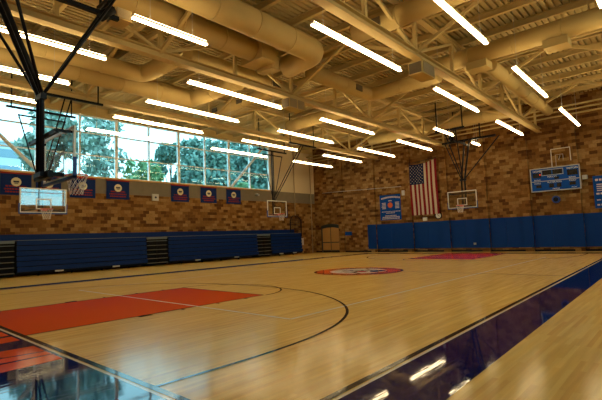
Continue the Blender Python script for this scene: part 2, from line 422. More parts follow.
# ducts
def arc(c,r,a0,a1,n=8): return [(c[0]+r*math.cos(a),c[1]+r*math.sin(a),c[2]) for a in np.linspace(a0,a1,n)]
def elbow(p,ra=.7):
    out=[Vector(p[0])]
    for i in range(1,len(p)-1):
        a,b,c=Vector(p[i-1]),Vector(p[i]),Vector(p[i+1]); d1=(a-b).normalized(); d2=(c-b).normalized()
        for t in np.linspace(0,1,8): out.append((b+d1*ra)*(1-t)**2+b*2*t*(1-t)+(b+d2*ra)*t*t)
    out.append(Vector(p[-1])); return out
def duct(path,r,label,grilles=(),seams=True):
    pts=elbow(path,max(r*1.3,.5)); d=empty('air_duct',path[0],label,'air duct')
    MB().tube(pts,r,20).build('duct_body',M['duct'],d)
    # seam collars
    for a,b in zip(path[:-1],path[1:]):
        a,b=Vector(a),Vector(b); L=(b-a).length; n=int(L/1.6); u=(b-a).normalized()
        for k in range(1,n):
            c=a+u*(L*k/n); MB().tube([c-u*.02,c+u*.02],r+.018,20).build('seam_ring',M['duct'],d)
    for g in grilles:   # (x,y,z,dx,dy,dz)
        x,y,z,dx,dy,dz=g
        MB().box(x-dx,x+dx,y-dy,y+dy,z-dz,z+dz).build('vent_grille',M['grille'],d)
    for a,b in zip(path[:-1],path[1:]):
        a,b=Vector(a),Vector(b); c=(a+b)/2
        MB().tube([(c.x,c.y,c.z+r-.02),(c.x,c.y,ZC)],.02,6).build('hanger_rod',M['cream'],d)
    return d
z=8.45
d0=duct([(XN,9.15,8.62),(8.5,9.15,8.62)],.42,'wide round cream duct running lengthwise, the one ending in a square box')
duct([(XN,7.55,8.6),(10.3,7.55,8.6),(10.3,9.2,8.5)],.45,'wide round cream duct ending in a rounded elbow over mid court')
MB().box(8.3,9.0,8.55,9.75,8.15,9.05).box(9.0,9.35,8.75,9.6,8.0,8.75).build('end_box',M['duct'],d0)
duct([(6.6,10.85,8.35),(12.6,10.85,8.35)],.36,'short round duct beyond the square duct box',((11.0,10.48,8.3,.25,.03,.14),))
duct([(11.6,9.0,8.6),(16.3,9.0,8.6),(16.3,5.3,8.6)],.34,'L-shaped round duct above the centre of the ceiling',((14.8,8.66,8.55,.25,.03,.14),))
duct([(10.1,5.6,8.6),(10.1,-3.0,8.6)],.36,'round crosswise duct with a dark grille near the top of the picture',((9.74,4.7,8.5,.03,.3,.16),))
d5=duct([(15.3,5.2,8.62),(15.3,-6.5,8.62)],.36,'large round crosswise duct at upper right',())
for y,lab in ((3.2,'cream sheet metal box under the big crosswise duct, nearer mid court'),(.4,'cream sheet metal box under the big crosswise duct, farther right')):
    o=MB().box(15.05,15.75,y-.4,y+.4,8.0,8.3).build('outlet_box',M['duct'],d5)
duct([(16.2,3.0,8.35),(26.2,3.0,8.35)],.27,'slender round duct running towards the scoreboard wall')
duct([(24.9,14.6,8.5),(24.9,4.6,8.5)],.34,'round crosswise duct closest to the far wall')
duct([(XN,13.9,8.5),(6.5,13.9,8.5),(6.5,11.6,8.5)],.34,'round duct with an elbow above the near left basket')
duct([(XN,14.95,8.35),(9.6,14.95,8.35),(9.6,11.5,8.35)],.38,'longer round duct with an elbow, nearer the window')
duct([(11.7,17.6,8.4),(11.7,11.6,8.4)],.28,'slim crosswise duct with two small grilles',((11.41,15.6,8.35,.03,.2,.1),(11.41,13.6,8.35,.03,.2,.1)))
duct([(17.2,17.6,8.45),(17.2,11.6,8.45)],.34,'round crosswise duct beyond the middle grille boxes')
# boxes with grilles
def gbox(x,y,zz,sx,sy,sz,label,two=False):
    t=empty('ventilation_unit',(x,y,zz-sz),label,'ventilation unit')
    MB().box(x-sx,x+sx,y-sy,y+sy,zz-sz,zz+sz).build('casing',M['duct'],t)
    for cx_ in ((x-sx*.5,x+sx*.5) if two else (x,)):
        w=sx*(.42 if two else .85)
        MB().box(cx_-w,cx_+w,y-sy-.02,y-sy+.005,zz-sz*.85,zz+sz*.85).build('grille',M['lightgrille'],t)
    MB().box(x-sx-.02,x-sx+.005,y-sy*.85,y+sy*.85,zz-sz*.85,zz+sz*.85).build('grille',M['grille'],t)
    MB().tube([(x,y,zz+sz-.01),(x,y,ZB+.0)],.03,8).build('hanger',M['dark'],t)
gbox(12.1,4.15,7.33,.50,.27,.22,'tan metal box with dark grille hung beside the second truss from the right')
gbox(11.6,10.10,7.36,.50,.24,.22,'tan metal box with two grilles hung by the mid court truss',True)
gbox(2.70,8.1,7.42,.22,.25,.15,'small brown box at the near end of the first centre light')
# pipes running crosswise along the far wall under the deck
for k,(zz,lab) in enumerate(((8.25,'lowest'),(8.5,'middle'),(8.72,'highest'))):
    o=MB().tube([(27.6-.15*k,YR,zz),(27.6-.15*k,YL,zz)],.055,8).build('ceiling_pipe',M['cream']); tag(o,'%s of three thin cream pipes running along the top of the far wall'%lab,'pipe','pipes by the far wall')

# -------------------------------------------------------------- lamp rows
H=7.2
HW=.055
def light(x0,x1,y,label):
    xm=(x0+x1)/2; t=empty('ceiling_light',(xm,y,H),label,'ceiling light','hanging fluorescent lights')
    MB().box(x0,x1,-.045+y,.045+y,H+.035,H+.10).build('housing',M['lampbody'],t)
    n=2 if x1-x0>3 else 1
    for k in range(n):
        a=x0+(x1-x0)*k/n+.012; b=x0+(x1-x0)*(k+1)/n-.012
        MB().box(a,b,-HW+y,HW+y,H-.005,H+.034).build('diffuser',M['lamp'],t)
    MB().box(x0+.05,x1-.05,-.04+y,.04+y,H+.10,H+.115).build('added_up_glow',M['added_uplight'],t)  # glowing strip added on top of the housing to light the ceiling
    for x in (x0+.5,x1-.5):
        MB().tube([(x,y,H+.09),(x,y,ZC)],.006,5).build('cable',M['grey'],t)
    return t
rows=[-4.39,-1.42,1.55,4.52,7.49,10.46,13.43,16.40,19.37]
names=['row at the far right side of the hall','row outside the right sideline','second row from the right','third row from the right','centre row','row just left of centre','third row from the windows','second row from the windows','row nearest the windows']
for ri,y in enumerate(rows):
    if ri in (0,) : spans=[(-1.35,3.4),(6.35,11.2),(13.95,18.8),(21.5,26.35)]
    elif ri==4: spans=[(2.75,5.05),(20.35,22.95),(26.0,27.4)]
    else: spans=[(-1.35,3.4),(6.35,11.2),(13.95,18.8),(21.5,26.35)]
    pos={3:['near end','middle','far end'],4:['near end','second position','third position','far end']}[len(spans)]
    for sp,pn in zip(spans,pos):
        if y<0 and pn=='near end': continue
        light(sp[0],sp[1],y,'long white fluorescent light, %s, %s'%(names[ri],pn))

# ------------------------------------------------------------- backboards
def ring(c,r,n=28): return [(c[0]+r*math.cos(2*PI*i/n),c[1]+r*math.sin(2*PI*i/n),c[2]) for i in range(n)]
def add_board(t, face):
    """regulation glass board in local coordinates, facing +X locally; built with transform face(x,y,z)->world"""
    def B(mb,x0,x1,y0,y1,z0,z1,m=0):
        P=[face(x,y,z) for x in (x0,x1) for y in (y0,y1) for z in (z0,z1)]
        xs=[p[0] for p in P]; ys=[p[1] for p in P]; zs=[p[2] for p in P]
        mb.box(min(xs),max(xs),min(ys),max(ys),min(zs),max(zs),m); return mb
    w=.915; z0,z1=2.9,3.97
    g=B(MB(),-.006,.006,-w+.03,w-.03,z0+.03,z1-.03).build('backboard_glass',M['board_glass'],t)
    mb=MB()
    for a in ((-w,-w+.05,z0,z1),(w-.05,w,z0,z1),(-w+.05,w-.05,z0,z0+.05),(-w+.05,w-.05,z1-.05,z1)): B(mb,-.02,.02,*a)
    mb.build('backboard_frame',M['whiteframe'],t)
    mb=MB()
    for a in ((-.305,-.255,3.06,3.52),(.255,.305,3.06,3.52),(-.255,.255,3.47,3.52),(-.255,.255,3.06,3.11)): B(mb,.008,.012,*a)
    mb.build('target_square',M['whiteframe'],t)
    mb=MB()
    for a in ((-w-.025,-w+.012,z0-.04,3.30),(w-.012,w+.025,z0-.04,3.30),(-w-.025,w+.025,z0-.045,z0+.012)): B(mb,-.035,.035,*a)
    mb.build('edge_padding',M['bpad'],t)
    c=face(.38,0,3.05); rm=MB().tube(ring(c,.235),.014,8,closed=True).build('rim',M['rim'],t)
    B(MB(),.02,.15,-.09,.09,3.0,3.06).build('rim_bracket',M['rim'],rm) if 0 else B(MB(),.02,.15,-.09,.09,2.98,3.045).build('rim_bracket',M['rim'],t)
    mb=MB(); n=12; lv=5
    def pt(i,l):
        a=2*PI*(i+.5*(l%2))/n; rr=.232-.10*(l/lv)**.7; return (c[0]+rr*math.cos(a),c[1]+rr*math.sin(a),3.04-.085*l)
    for l in range(lv):
        for i in range(n):
            q=pt(i,l+1); q2=pt(i-1 if l%2==0 else i+1,l+1)
            mb.tube([pt(i,l),q],.0045,4); mb.tube([pt(i,l),q2],.0045,4)
    mb.build('net',M['netcord'],t)
def side_hoop(xc,yb,label,group):
    t=empty('basketball_hoop',(xc,yb,2.85),label,'basketball hoop',group)
    add_board(t,lambda x,y,z:(xc-y,yb-x,z))
    ym=yb+.3
    MB().tube([(xc-.09,ym,2.95),(xc-.09,ym,7.38)],.05,10).build('mast',M['dark'],t)
    MB().tube([(xc+.05,ym,2.95),(xc+.05,ym,7.38)],.035,8).build('mast',M['dark'],t)
    MB().bar((xc-1.38,ym,7.42),(xc+1.38,ym,7.42),.09,.09).build('top_bar',M['dark'],t)
    MB().bar((xc-.95,ym,7.12),(xc+.95,ym,7.12),.06,.06).build('cross_bar',M['dark'],t)
    for s in (-1,1):
        MB().tube([(xc+s*.92,ym,7.12),(xc+s*.10,ym,4.2)],.028,8).build('strut',M['dark'],t)
        MB().tube([(xc+s*.12+.1,yb-2.35,7.38),(xc+s*.1,ym,4.0)],.028,8).build('brace',M['dark'],t)
        MB().tube([(xc+s*.7,yb+.02,3.85),(xc+s*.1,ym,4.0)],.025,8).build('board_arm',M['dark'],t)
        MB().tube([(xc+s*.7,yb+.02,3.0),(xc+s*.1,ym,3.1)],.025,8).build('board_arm',M['dark'],t)
        MB().tube([(xc+s*1.2,ym,7.45),(xc+s*1.2,ym,ZC)],.03,8).build('hanger',M['dark'],t)
    MB().bar((xc-1.1,yb-2.35,7.42),(xc+1.5,yb-2.35,7.42),.10,.09).build('brace_bar',M['dark'],t)
    for xx in (xc-1,xc+1.3): MB().tube([(xx,yb-2.35,7.44),(xx,yb-2.35,ZC)],.03,8).build('hanger',M['dark'],t)
side_hoop(4.05,18.0,'side basket at left with glass backboard reflecting the sky, facing across the court','side baskets')
side_hoop(18.28,18.0,'side basket before the right end of the window, facing across the court','side baskets')
def main_hoop(far,label):
    fx=(lambda x: CL-x) if far else (lambda x:x); xb=1.10; yc=cy+(.18 if far else 0)
    t=empty('basketball_hoop',(fx(xb),yc,2.85),label,'basketball hoop','main baskets')
    add_board(t,lambda x,y,z:(fx(xb+x),yc+y,z))
    D=M['dark']
    for dy in (-.105,.105): MB().tube([(fx(.74),yc+dy,2.95),(fx(.72),yc+dy,4.75),(fx(-.40),yc+dy*1.5,7.45)],.052,12).build('mast',D,t)
    MB().bar((fx(.73),yc-.2,3.0),(fx(.73),yc+.2,3.0),.1,.1).build('mast_clamp',D,t)
    MB().bar((fx(.73),yc-.2,4.7),(fx(.73),yc+.2,4.7),.12,.12).build('mast_clamp',D,t)
    for (xx,yy,zz) in ((-.60,5.85,7.4),(-.21,9.24,7.4)): MB().tube([(fx(.72),yc+(.1 if yy>yc else -.1),4.75),(fx(xx),yy,zz)],.035,8).build('side_strut',D,t)
    for dy in (-.35,.35): MB().tube([(fx(.74),yc,4.72),(fx(2.35),yc+dy,7.65)],.035,8).build('brace',D,t)
    MB().bar((fx(-.7),yc,7.1),(fx(2.45),yc,7.1),.11,.10).build('ceiling_bar',D,t)
    MB().bar((fx(2.35),yc-.9,7.68),(fx(2.35),yc+.9,7.68),.12,.12).build('hanging_beam',D,t)
    for xx,yy in ((2.35,yc-.8),(2.35,yc+.8)): MB().tube([(fx(xx),yy,7.7),(fx(xx),yy,ZC)],.04,8).build('hanger',D,t)
    MB().bar((fx(-.42),yc-1.8,7.45),(fx(-.42),yc+1.7,7.45),.12,.12).build('hanging_beam',D,t)
    for yy in (yc-.85,yc+.85): MB().tube([(fx(-.42),yy,7.45),(fx(-.42),yy,ZC)],.04,8).build('hanger',D,t)
    MB().tube([(fx(2.0),yc,7.0),(fx(2.3),yc,7.3)],.12,14).build('winch',D,t)
    MB().bar((fx(.78),yc-.85,3.82),(fx(.78),yc+.85,3.82),.06,.09).build('back_bar',D,t)
    MB().bar((fx(.80),yc-.45,2.98),(fx(.80),yc+.45,2.98),.10,.14).build('back_bar',D,t)
    for s in (-1,1):
        MB().bar((fx(.74),yc+s*.8,3.84),(fx(1.09),yc+s*.8,3.84),.05,.05).build('board_arm',D,t)
        MB().bar((fx(.74),yc+s*.4,2.98),(fx(1.07),yc+s*.4,2.98),.07,.08).build('board_arm',D,t)
main_hoop(False,'main basket at the near left seen side-on, on a thick black mast')
main_hoop(True,'main basket at the far end facing the camera, before the far wall')

# -------------------------------------------------------------- bleachers
yf=22.0
def section(x0,x1,label):
    t=empty('bleacher_section',((x0+x1)/2,yf+.45,0),label,'bleachers','closed blue bleacher sections')
    MB().box(x0,x1,yf+.14,YL-.12,.12,1.72).build('understructure',M['darkgap'],t)
    n=6; z0=.22; h=(1.80-z0)/n
    for k in range(n):
        za=z0+k*h; yy=yf+.02*k+(-.06 if k==0 else 0)
        MB().box(x0+.01,x1-.01,yy,yy+.14,za+.03,za+h-.01).build('seat_board',M['bleach'],t)
    MB().box(x0,x1,yf-.05,YL-.12,1.80,1.825).build('top_edge',M['stepedge'],t) if 0 else MB().box(x0,x1,yf+.07,YL-.12,1.792,1.815).build('top_edge',M['bleach_edge'],t)
    for x in np.arange(x0+1.0,x1-.5,1.6):
        MB().disc((x,yf+.2,.08),'x',.08,.06,14).build('wheel',M['darkgap'],t)
    for x in (x0+.28*(x1-x0),x0+.72*(x1-x0)):
        MB().box(x-.2,x+.2,yf-.03,yf+.02,.14,.22).build('floor_bracket',M['grey'],t)
    MB().box(x0,x1,yf+.03,yf+.12,.15,.24).build('kick_rail',M['darkgap'],t)
def aisle(x0,x1,label):
    t=empty('bleacher_aisle',((x0+x1)/2,yf+.5,0),label,'bleacher steps','bleacher aisles')
    MB().box(x0+.02,x1-.02,yf+.22,YL-.12,0.05,1.70).build('back_panel',M['darkgap'],t)
    for k in range(6):
        za=.18+k*.27
        MB().box(x0+.03,x1-.03,yf+.0+.02*k,yf+.26,za,za+.035).build('step',M['stepedge'] if k<5 else M['bleach_edge'],t)
        if k<5: MB().box((x0+x1)/2-.03,(x0+x1)/2+.03,yf+.05+.02*k,yf+.24,za+.035,za+.27).build('step_divider',M['darkgap'],t)
    MB().box(x0+.03,x1-.03,yf+.12,YL-.12,1.66,1.80).build('step_top',M['bleach_edge'],t)
section(-2.9,2.55,'closed blue bleachers at the left, nearest the camera, before the first dark aisle')
aisle(2.6,4.1,'dark bleacher steps at the left edge of the picture')
section(4.15,11.0,'closed blue bleachers under the left backboard, between two dark aisles')
aisle(11.05,12.45,'dark bleacher steps between the two long blue sections')
section(12.5,20.1,'long closed blue bleachers right of the middle aisle')
aisle(20.15,21.55,'dark bleacher steps below the far side basket')
section(21.6,25.2,'short closed blue bleachers at the far end by the corner')
o=MB().box(-2.95,25.2,YL-.10,YL-.02,.3,2.12).build('wall_rail_pad',M['bleach']); tag(o,'long blue pad strip on the brick wall above the bleachers','wall pad')

# ---------------------------------------------------- things on left wall
def banner(x0,x1,z1,z0,label):
    y=YL-.03; t=empty('banner',((x0+x1)/2,y,z0),label,'banner','navy banners under the window')
    n=12; mb=MB(); xs=np.linspace(x0,x1,n+1); H_=z1-z0
    def yy(x): return y-.012-.012*math.sin((x-x0)*9)
    for i in range(n):
        a,b=xs[i],xs[i+1]
        mb.poly([(a,yy(a),z0),(b,yy(b),z0),(b,yy(b),z1),(a,yy(a),z1)],0); mb.sm[-1]=True
        mb.poly([(b,yy(b)+.006,z0),(a,yy(a)+.006,z0),(a,yy(a)+.006,z1),(b,yy(b)+.006,z1)],0)
    mb.build('banner_cloth',M['navycloth'],t)
    mb=MB(); mb.box(x0,x1,y-.032,y-.026,z1-.06,z1); 
    rng=random.Random(int(x0*10)); mb.build('top_border',M['redcloth'],t)
    mb=MB()
    for z in (z0+.42,z0+.27,z0+.13): 
        w=(x1-x0)*rng.uniform(.3,.4); c=(x0+x1)/2; x=c-w
        while x<c+w: 
            d=rng.uniform(.05,.12); mb.box(x,min(x+d,c+w),y-.031,y-.027,z,z+.07); x+=d+.03
        mb.build('printed_line',M['redcloth'],t); mb=MB()
    c=(x0+x1)/2; zc=z1-.47
    s=MB().disc((c,y-.029,zc),'y',.23,.006,28).build('seal',M['creamcloth'],t)
    MB().box(c-.13,c+.13,y-.035,y-.0325,zc-.03,zc+.06).box(c-.09,c+.09,y-.035,y-.0325,zc-.09,zc-.05).build('seal_print',M['printdark'],t)
    MB().tube([(x0-.04,y-.02,z1),(x1+.04,y-.02,z1)],.02,8).build('hanging_rod',M['redcloth'],t)
bn=['first banner from the left, behind the left backboard','second banner from the left, behind the black mast','third banner from the left, beside the orange rim','fourth banner from the left, standing alone','third banner from the right','middle one of the right three banners','last banner, nearest the far side basket']
for (a,b),l in zip(((3.6,5.0),(5.2,6.45),(6.9,8.3),(8.93,10.35),(13.25,14.65),(15.6,17.0),(17.9,19.3)),bn):
    banner(a,b,5.30,4.15,'navy banner with round seal, '+l)
t=empty('wall_light',(12.1,YL-.05,4.2),'small square cream wall lamp on the bricks between banners','wall lamp')
MB().box(11.88,12.32,YL-.09,YL-.005,4.15,4.58).build('plate',M['grey'],t); MB().disc((12.1,YL-.10,4.36),'y',.07,.03).build('button',M['printdark'],t)
t=empty('security_camera',(20.9,YL-.2,4.95),'small grey camera on the wall right of the last banner','camera')
MB().box(20.8,21.0,YL-.2,YL-.005,4.98,5.06).build('bracket',M['grey'],t); MB().tube([(20.9,YL-.38,4.9),(20.9,YL-.12,4.96)],.075,12).build('camera_body',M['grey'],t)
# folded climbing net / rack in the corner
t=empty('rope_rack',(25.4,YL-.15,1.9),'dark hanging net rack on the left wall above the last bleachers','rack')
mb=MB(); mb.tube([(24.7,YL-.12,1.85),(24.7,YL-.12,2.9),(25.0,YL-.12,3.3),(25.6,YL-.12,3.3),(26.1,YL-.12,2.9),(26.1,YL-.12,1.5)],.035,8); mb.build('rack_frame',M['dark'],t)
mb=MB()
for k in range(7): mb.tube([(24.8+.2*k,YL-.1,1.9),(24.8+.2*k,YL-.1,3.15)],.014,5)
for k in range(6): mb.tube([(24.7,YL-.1,1.95+.2*k),(26.1,YL-.1,1.95+.2*k)],.014,5)
mb.build('netting',M['dark'],t)
o=MB().tube([(25.4,YL-.08,3.3),(25.4,YL-.08,5.4),(25.4,YL-.08,9.0)],.035,8).build('conduit',M['conduit']); tag(o,'thin vertical pipe on the cream wall panel right of the window','pipe')
o=MB().tube([(27.6,YL-.08,0.0),(27.6,YL-.08,9.0)],.035,8).build('conduit',M['conduit']); tag(o,'thin vertical pipe in the corner beside the tan doors','pipe')
o=MB().box(25.75,26.15,YL-.30,YL-.02,.75,1.35).build('wall_box',M['grey']); tag(o,'small pale box on the wall at the end of the bleachers','wall box')

# ----------------------------------------------------- things on far wall
xw=XF
r=bpy.data.objects.new('door_1',None); COL.objects.link(r); r.location=(xw-.05,21.2,0); r['kind']='structure'
for a,b in ((20.28,21.16),(21.22,22.12)):
    d=MB().box(xw-.08,xw-.02,a,b,.1,2.2).build('door_leaf',M['tan'],r)
    MB().box(xw-.11,xw-.075,a+.03,b-.03,.84,.92).build('push_bar',M['dooredge'],d)
    MB().box(xw-.09,xw-.075,a+.02,b-.02,.1,.2).build('kick_plate',M['dooredge'],d)
mb=MB()
for (a,b,c,d) in ((20.14,20.27,0,2.3),(22.13,22.26,0,2.3),(21.165,21.215,.1,2.2)): mb.box(xw-.1,xw-.01,a,b,c,d)
n=16
for i in range(n):                                         # shallow arched head
    y0=20.14+(22.26-20.14)*i/n; y1=20.14+(22.26-20.14)*(i+1)/n
    f=lambda y: 2.36+.16*math.cos((y-21.2)/1.06*PI/2)
    g=lambda y: 2.08+.14*math.cos((y-21.2)/1.06*PI/2)
    mb.poly([(xw-.11,y0,g(y0)),(xw-.11,y1,g(y1)),(xw-.11,y1,f(y1)),(xw-.11,y0,f(y0))]); mb.poly([(xw-.11,y0,f(y0)),(xw-.11,y1,f(y1)),(xw,y1,f(y1)),(xw,y0,f(y0))])
mb.build('door_frame',M['dooredge'],r)
# flag
fy0,fy1,fz0,fz1=13.12,10.92,2.78,6.72; t=empty('flag',(xw-.2,12,2.78),'large national flag hung vertically, red and white stripes with starred blue canton','flag')
NS=52; NV=20; mb=MB(); W=fy1-fy0
def fp(u,v): # u 0..1 left to right, v 0..1 top to bottom
    y=fy0+W*u+ .03*math.sin(v*5)*(v); sag=.16*4*u*(1-u)*(1-v)**1.5-(.22*(u))*(1-v)
    return (xw-.24-.05*math.sin(u*17+v*1.5)*(.4+.6*v), y, fz1-(fz1-fz0)*v-sag)
for i in range(NS):
    for j in range(NV):
        u0,u1=i/NS,(i+1)/NS; v0,v1=j/NV,(j+1)/NV
        stripe=int((i+.5)/NS*13); m=0 if stripe%2==0 else 1
        if (i+.5)/NS<7/13 and v1<=.4001: continue
        mb.poly([fp(u0,v1),fp(u1,v1),fp(u1,v0),fp(u0,v0)],m); mb.sm[-1]=True
mb.build('stripes',[M['flagred'],M['flagwhite']],t)
mb=MB()
for i in range(28):
    for j in range(8):
        u0,u1=i/NS,(i+1)/NS; v0,v1=j/NV,(j+1)/NV; mb.poly([fp(u0,v1),fp(u1,v1),fp(u1,v0),fp(u0,v0)]); mb.sm[-1]=True
cn=mb.build('canton',M['flagblue'],t)
mb=MB()
for a in range(11):
    for b in range(9):
        if (a+b)%2: continue
        u=(b+1)/10*7/13; v=(a+1)/12*.4; p=fp(u,v); P=[]
        for k in range(10):
            rr=.05 if k%2==0 else .021; an=PI/2+k*PI/5; P.append((p[0]-.02,p[1]+rr*math.cos(an),p[2]+rr*math.sin(an)))
        mb.poly(P)
mb.build('stars',M['flagwhite'],cn)
MB().tube([(xw-.27,fy0+.05,fz1+.06),(xw-.27,fy1-.05,fz1+.25)],.02,8).build('hanging_rod',M['dark'],t)
# poster
py0,py1,pz0,pz1=16.0,14.12,2.55,4.58; t=empty('championship_banner',(xw-.05,15.06,2.55),'blue banner with orange basketball and pale lettering left of the flag','banner')
MB().box(xw-.05,xw-.03,py1,py0,pz0,pz1).build('banner_cloth',M['posterblue'],t)
MB().disc((xw-.06,15.05,3.74),'x',.22,.02,28).build('basketball_print',M['ball'],t)
mb=MB(); rng=random.Random(5)
for k in range(15):
    y=15.85-k*.115; zz=4.26+.12*math.cos((y-15.05)/.85*1.4); mb.box(xw-.06,xw-.05,y-.085,y,zz-.06,zz+.07)
mb.box(xw-.06,xw-.05,14.9,15.2,4.05,4.13)
for s in (-1,1):
    for k in range(5): mb.box(xw-.06,xw-.05,15.05+s*.6-.2,15.05+s*.6+.2-rng.uniform(0,.06),3.46+.11*k,3.52+.11*k)
for zz,h,w in ((3.2,.05,.8),(3.08,.06,.4),(2.86,.07,.5),(2.74,.08,.75),(2.62,.08,.8)):
    y=15.05+w
    while y>15.05-w:
        d=rng.uniform(.05,.15); mb.box(xw-.06,xw-.05,y-d,y,zz,zz+h); y-=d+.035
mb.build('lettering',M['postertext'],t)
MB().tube([(xw-.06,py0+.03,pz1),(xw-.06,py1-.03,pz1)],.02,8).build('hanging_rod',M['dark'],t)
# clock, boxes
t=empty('wall_clock',(xw-.1,11.05,2.62),'round white clock above the blue pad under the flag','clock')
MB().disc((xw-.05,11.05,2.66),'x',.25,.10,32).build('clock_case',M['sbblack'],t); MB().disc((xw-.105,11.05,2.66),'x',.20,.015,32).build('clock_face',M['whiteframe'],t)
MB().bar((xw-.12,11.05,2.66),(xw-.12,11.13,2.78),.015,.02).bar((xw-.12,11.05,2.66),(xw-.12,10.95,2.60),.015,.02).build('clock_hand',M['sbblack'],t)
o=MB().box(xw-.1,xw,11.98,12.3,2.33,2.58).build('exit_light_box',M['whiteframe']); tag(o,'small cream box on the wall beneath the flag, left of the clock','wall box')
o=MB().box(xw-.12,xw,13.68,13.94,4.42,4.80).build('wall_speaker_box',M['grey']); tag(o,'small pale grey box between the blue banner and the flag','wall box')
o=MB().box(xw-.1,xw,18.95,19.6,1.45,1.75).build('wall_plate',M['posterblue']); tag(o,'small blue plate on the bricks right of the tan doors','wall plate')
o=MB().tube([(xw-.05,22.0,5.35),(xw-.21,19.95,5.30),(xw-.21,16.7,5.20),(xw-.21,13.9,5.12)],.022,8).build('conduit',M['grey']); tag(o,'thin grey horizontal pipe above the blue banner','pipe')
o=MB().box(XF-.10,XF-.05,8.45,8.62,.48,.62).build('floor_socket',M['grey']); tag(o,'small outlet cover on the blue pad below the far basket','socket')
# scoreboard
def text(s,size,y,z,parent,x,m):
    cu=bpy.data.curves.new('lettering','FONT'); cu.body=s; cu.size=size; cu.extrude=.004; cu.align_x='CENTER'; cu.align_y='CENTER'
    tmp=bpy.data.objects.new('tmp',cu); COL.objects.link(tmp); dg=bpy.context.evaluated_depsgraph_get(); dg.update()
    me=bpy.data.meshes.new_from_object(tmp.evaluated_get(dg)); bpy.data.objects.remove(tmp)
    R=Matrix(((0,0,-1),(-1,0,0),(0,1,0))).to_4x4(); me.transform(Matrix.Translation((x,y,z))@R); me.name='lettering'
    me.materials.clear(); me.materials.append(m)
    o=bpy.data.objects.new('lettering',me); COL.objects.link(o); o.parent=parent; o.location=tuple(-c for c in parent.location); return o
sx=xw-.36; sy0,sy1,sz0,sz1=4.62,1.95,3.77,5.18
t=empty('scoreboard',(xw-.3,3.28,3.77),'blue electronic scoreboard with white lettering on the far wall at right','scoreboard')
MB().box(sx,xw-.2,sy1,sy0,sz0,sz1).build('cabinet',M['sbblue'],t)
mb=MB()
for a in ((sy1-.03,sy0+.03,sz1-.02,sz1+.04),(sy1-.03,sy0+.03,sz0-.04,sz0+.02),(sy1-.03,sy1+.03,sz0,sz1),(sy0-.03,sy0+.03,sz0,sz1),(sy1,sy0,4.36,4.40)): mb.box(sx-.02,sx,*a)
for a in ((2.82,3.98,5.06,5.09),(2.82,3.98,4.72,4.75),(2.80,2.83,4.72,5.09),(3.97,4.0,4.72,5.09)): mb.box(sx-.02,sx,*a)
mb.build('frame_trim',M['sbframe'],t)
for a in ((2.86,3.38,4.76,5.05),(3.44,3.94,4.76,5.05),(4.02,4.5,4.62,4.92),(2.05,2.6,4.6,4.94),(3.05,3.3,4.45,4.6),(4.05,4.35,3.98,4.16),(3.35,3.62,3.95,4.2),(2.95,3.2,3.95,4.2),(2.2,2.52,4.0,4.2)):
    MB().box(sx-.012,sx,*a).build('digit_window',M['sbblack'],t)
MB().disc((sx-.014,4.08,4.8),'x',.03,.01,12).build('lit_digit',M['led'],t)
for s,sz,y,zz in (('HOME',.17,4.24,5.02),('VISITORS',.15,2.32,5.03),('PERIOD',.15,3.42,4.62),('BONUS',.11,4.25,4.47),('BONUS',.11,2.35,4.47),('FOULS',.12,4.25,4.26),('PLAYER FOUL',.13,3.3,4.28),('FOULS',.12,2.35,4.28),('MATCH',.11,3.25,3.86),('WON',.10,2.3,3.86)):
    text(s,sz,y,zz,t,sx-.008,M['sbtext'])
t=empty('wire_frame',(xw-.3,2.86,5.2),'white square metal frame standing above the scoreboard','metal frame')
mb=MB(); mb.tube([(xw-.3,3.38,5.22),(xw-.3,3.38,6.32),(xw-.3,2.36,6.32),(xw-.3,2.36,5.5)],.028,8); mb.build('outer_frame',M['whiteframe'],t)
MB().tube([(xw-.3,3.15,5.25),(xw-.3,3.15,5.95),(xw-.3,2.75,5.95),(xw-.3,2.75,5.6)],.016,8).tube([(xw-.3,3.0,5.6),(xw-.3,2.9,5.9)],.016,8).build('inner_frame',M['grey'],t)
t=empty('round_horn',(xw-.1,3.35,3.0),'dark blue round horn on the bricks under the scoreboard','horn')
MB().disc((xw-.13,3.35,3.2),'x',.22,.2,24).build('horn_body',M['bpad'],t); MB().disc((xw-.24,3.35,3.2),'x',.14,.03,20).build('horn_mouth',M['dark'],t)
o=MB().box(xw-.3,xw,1.62,1.86,4.28,4.52).build('antenna_box',M['grey']); tag(o,'small grey box attached at the right side of the scoreboard','wall box')
t=empty('blue_banner',(xw-.05,.5,2.5),'blue banner with pale lettering cut off by the right picture edge','banner')
MB().box(xw-.22,xw-.20,-.45,1.36,2.5,4.4).build('banner_cloth',M['posterblue'],t)
mb=MB(); rng=random.Random(9)
for zz,h in ((4.1,.12),(3.3,.1),(2.95,.06),(2.65,.09)):
    y=1.24
    while y>-.35: d=rng.uniform(.08,.2); mb.box(xw-.23,xw-.22,y-d,y,zz,zz+h); y-=d+.05
for k in range(4): mb.box(xw-.23,xw-.22,.85,1.2,3.5+.12*k,3.56+.12*k)
mb.build('lettering',M['postertext'],t)

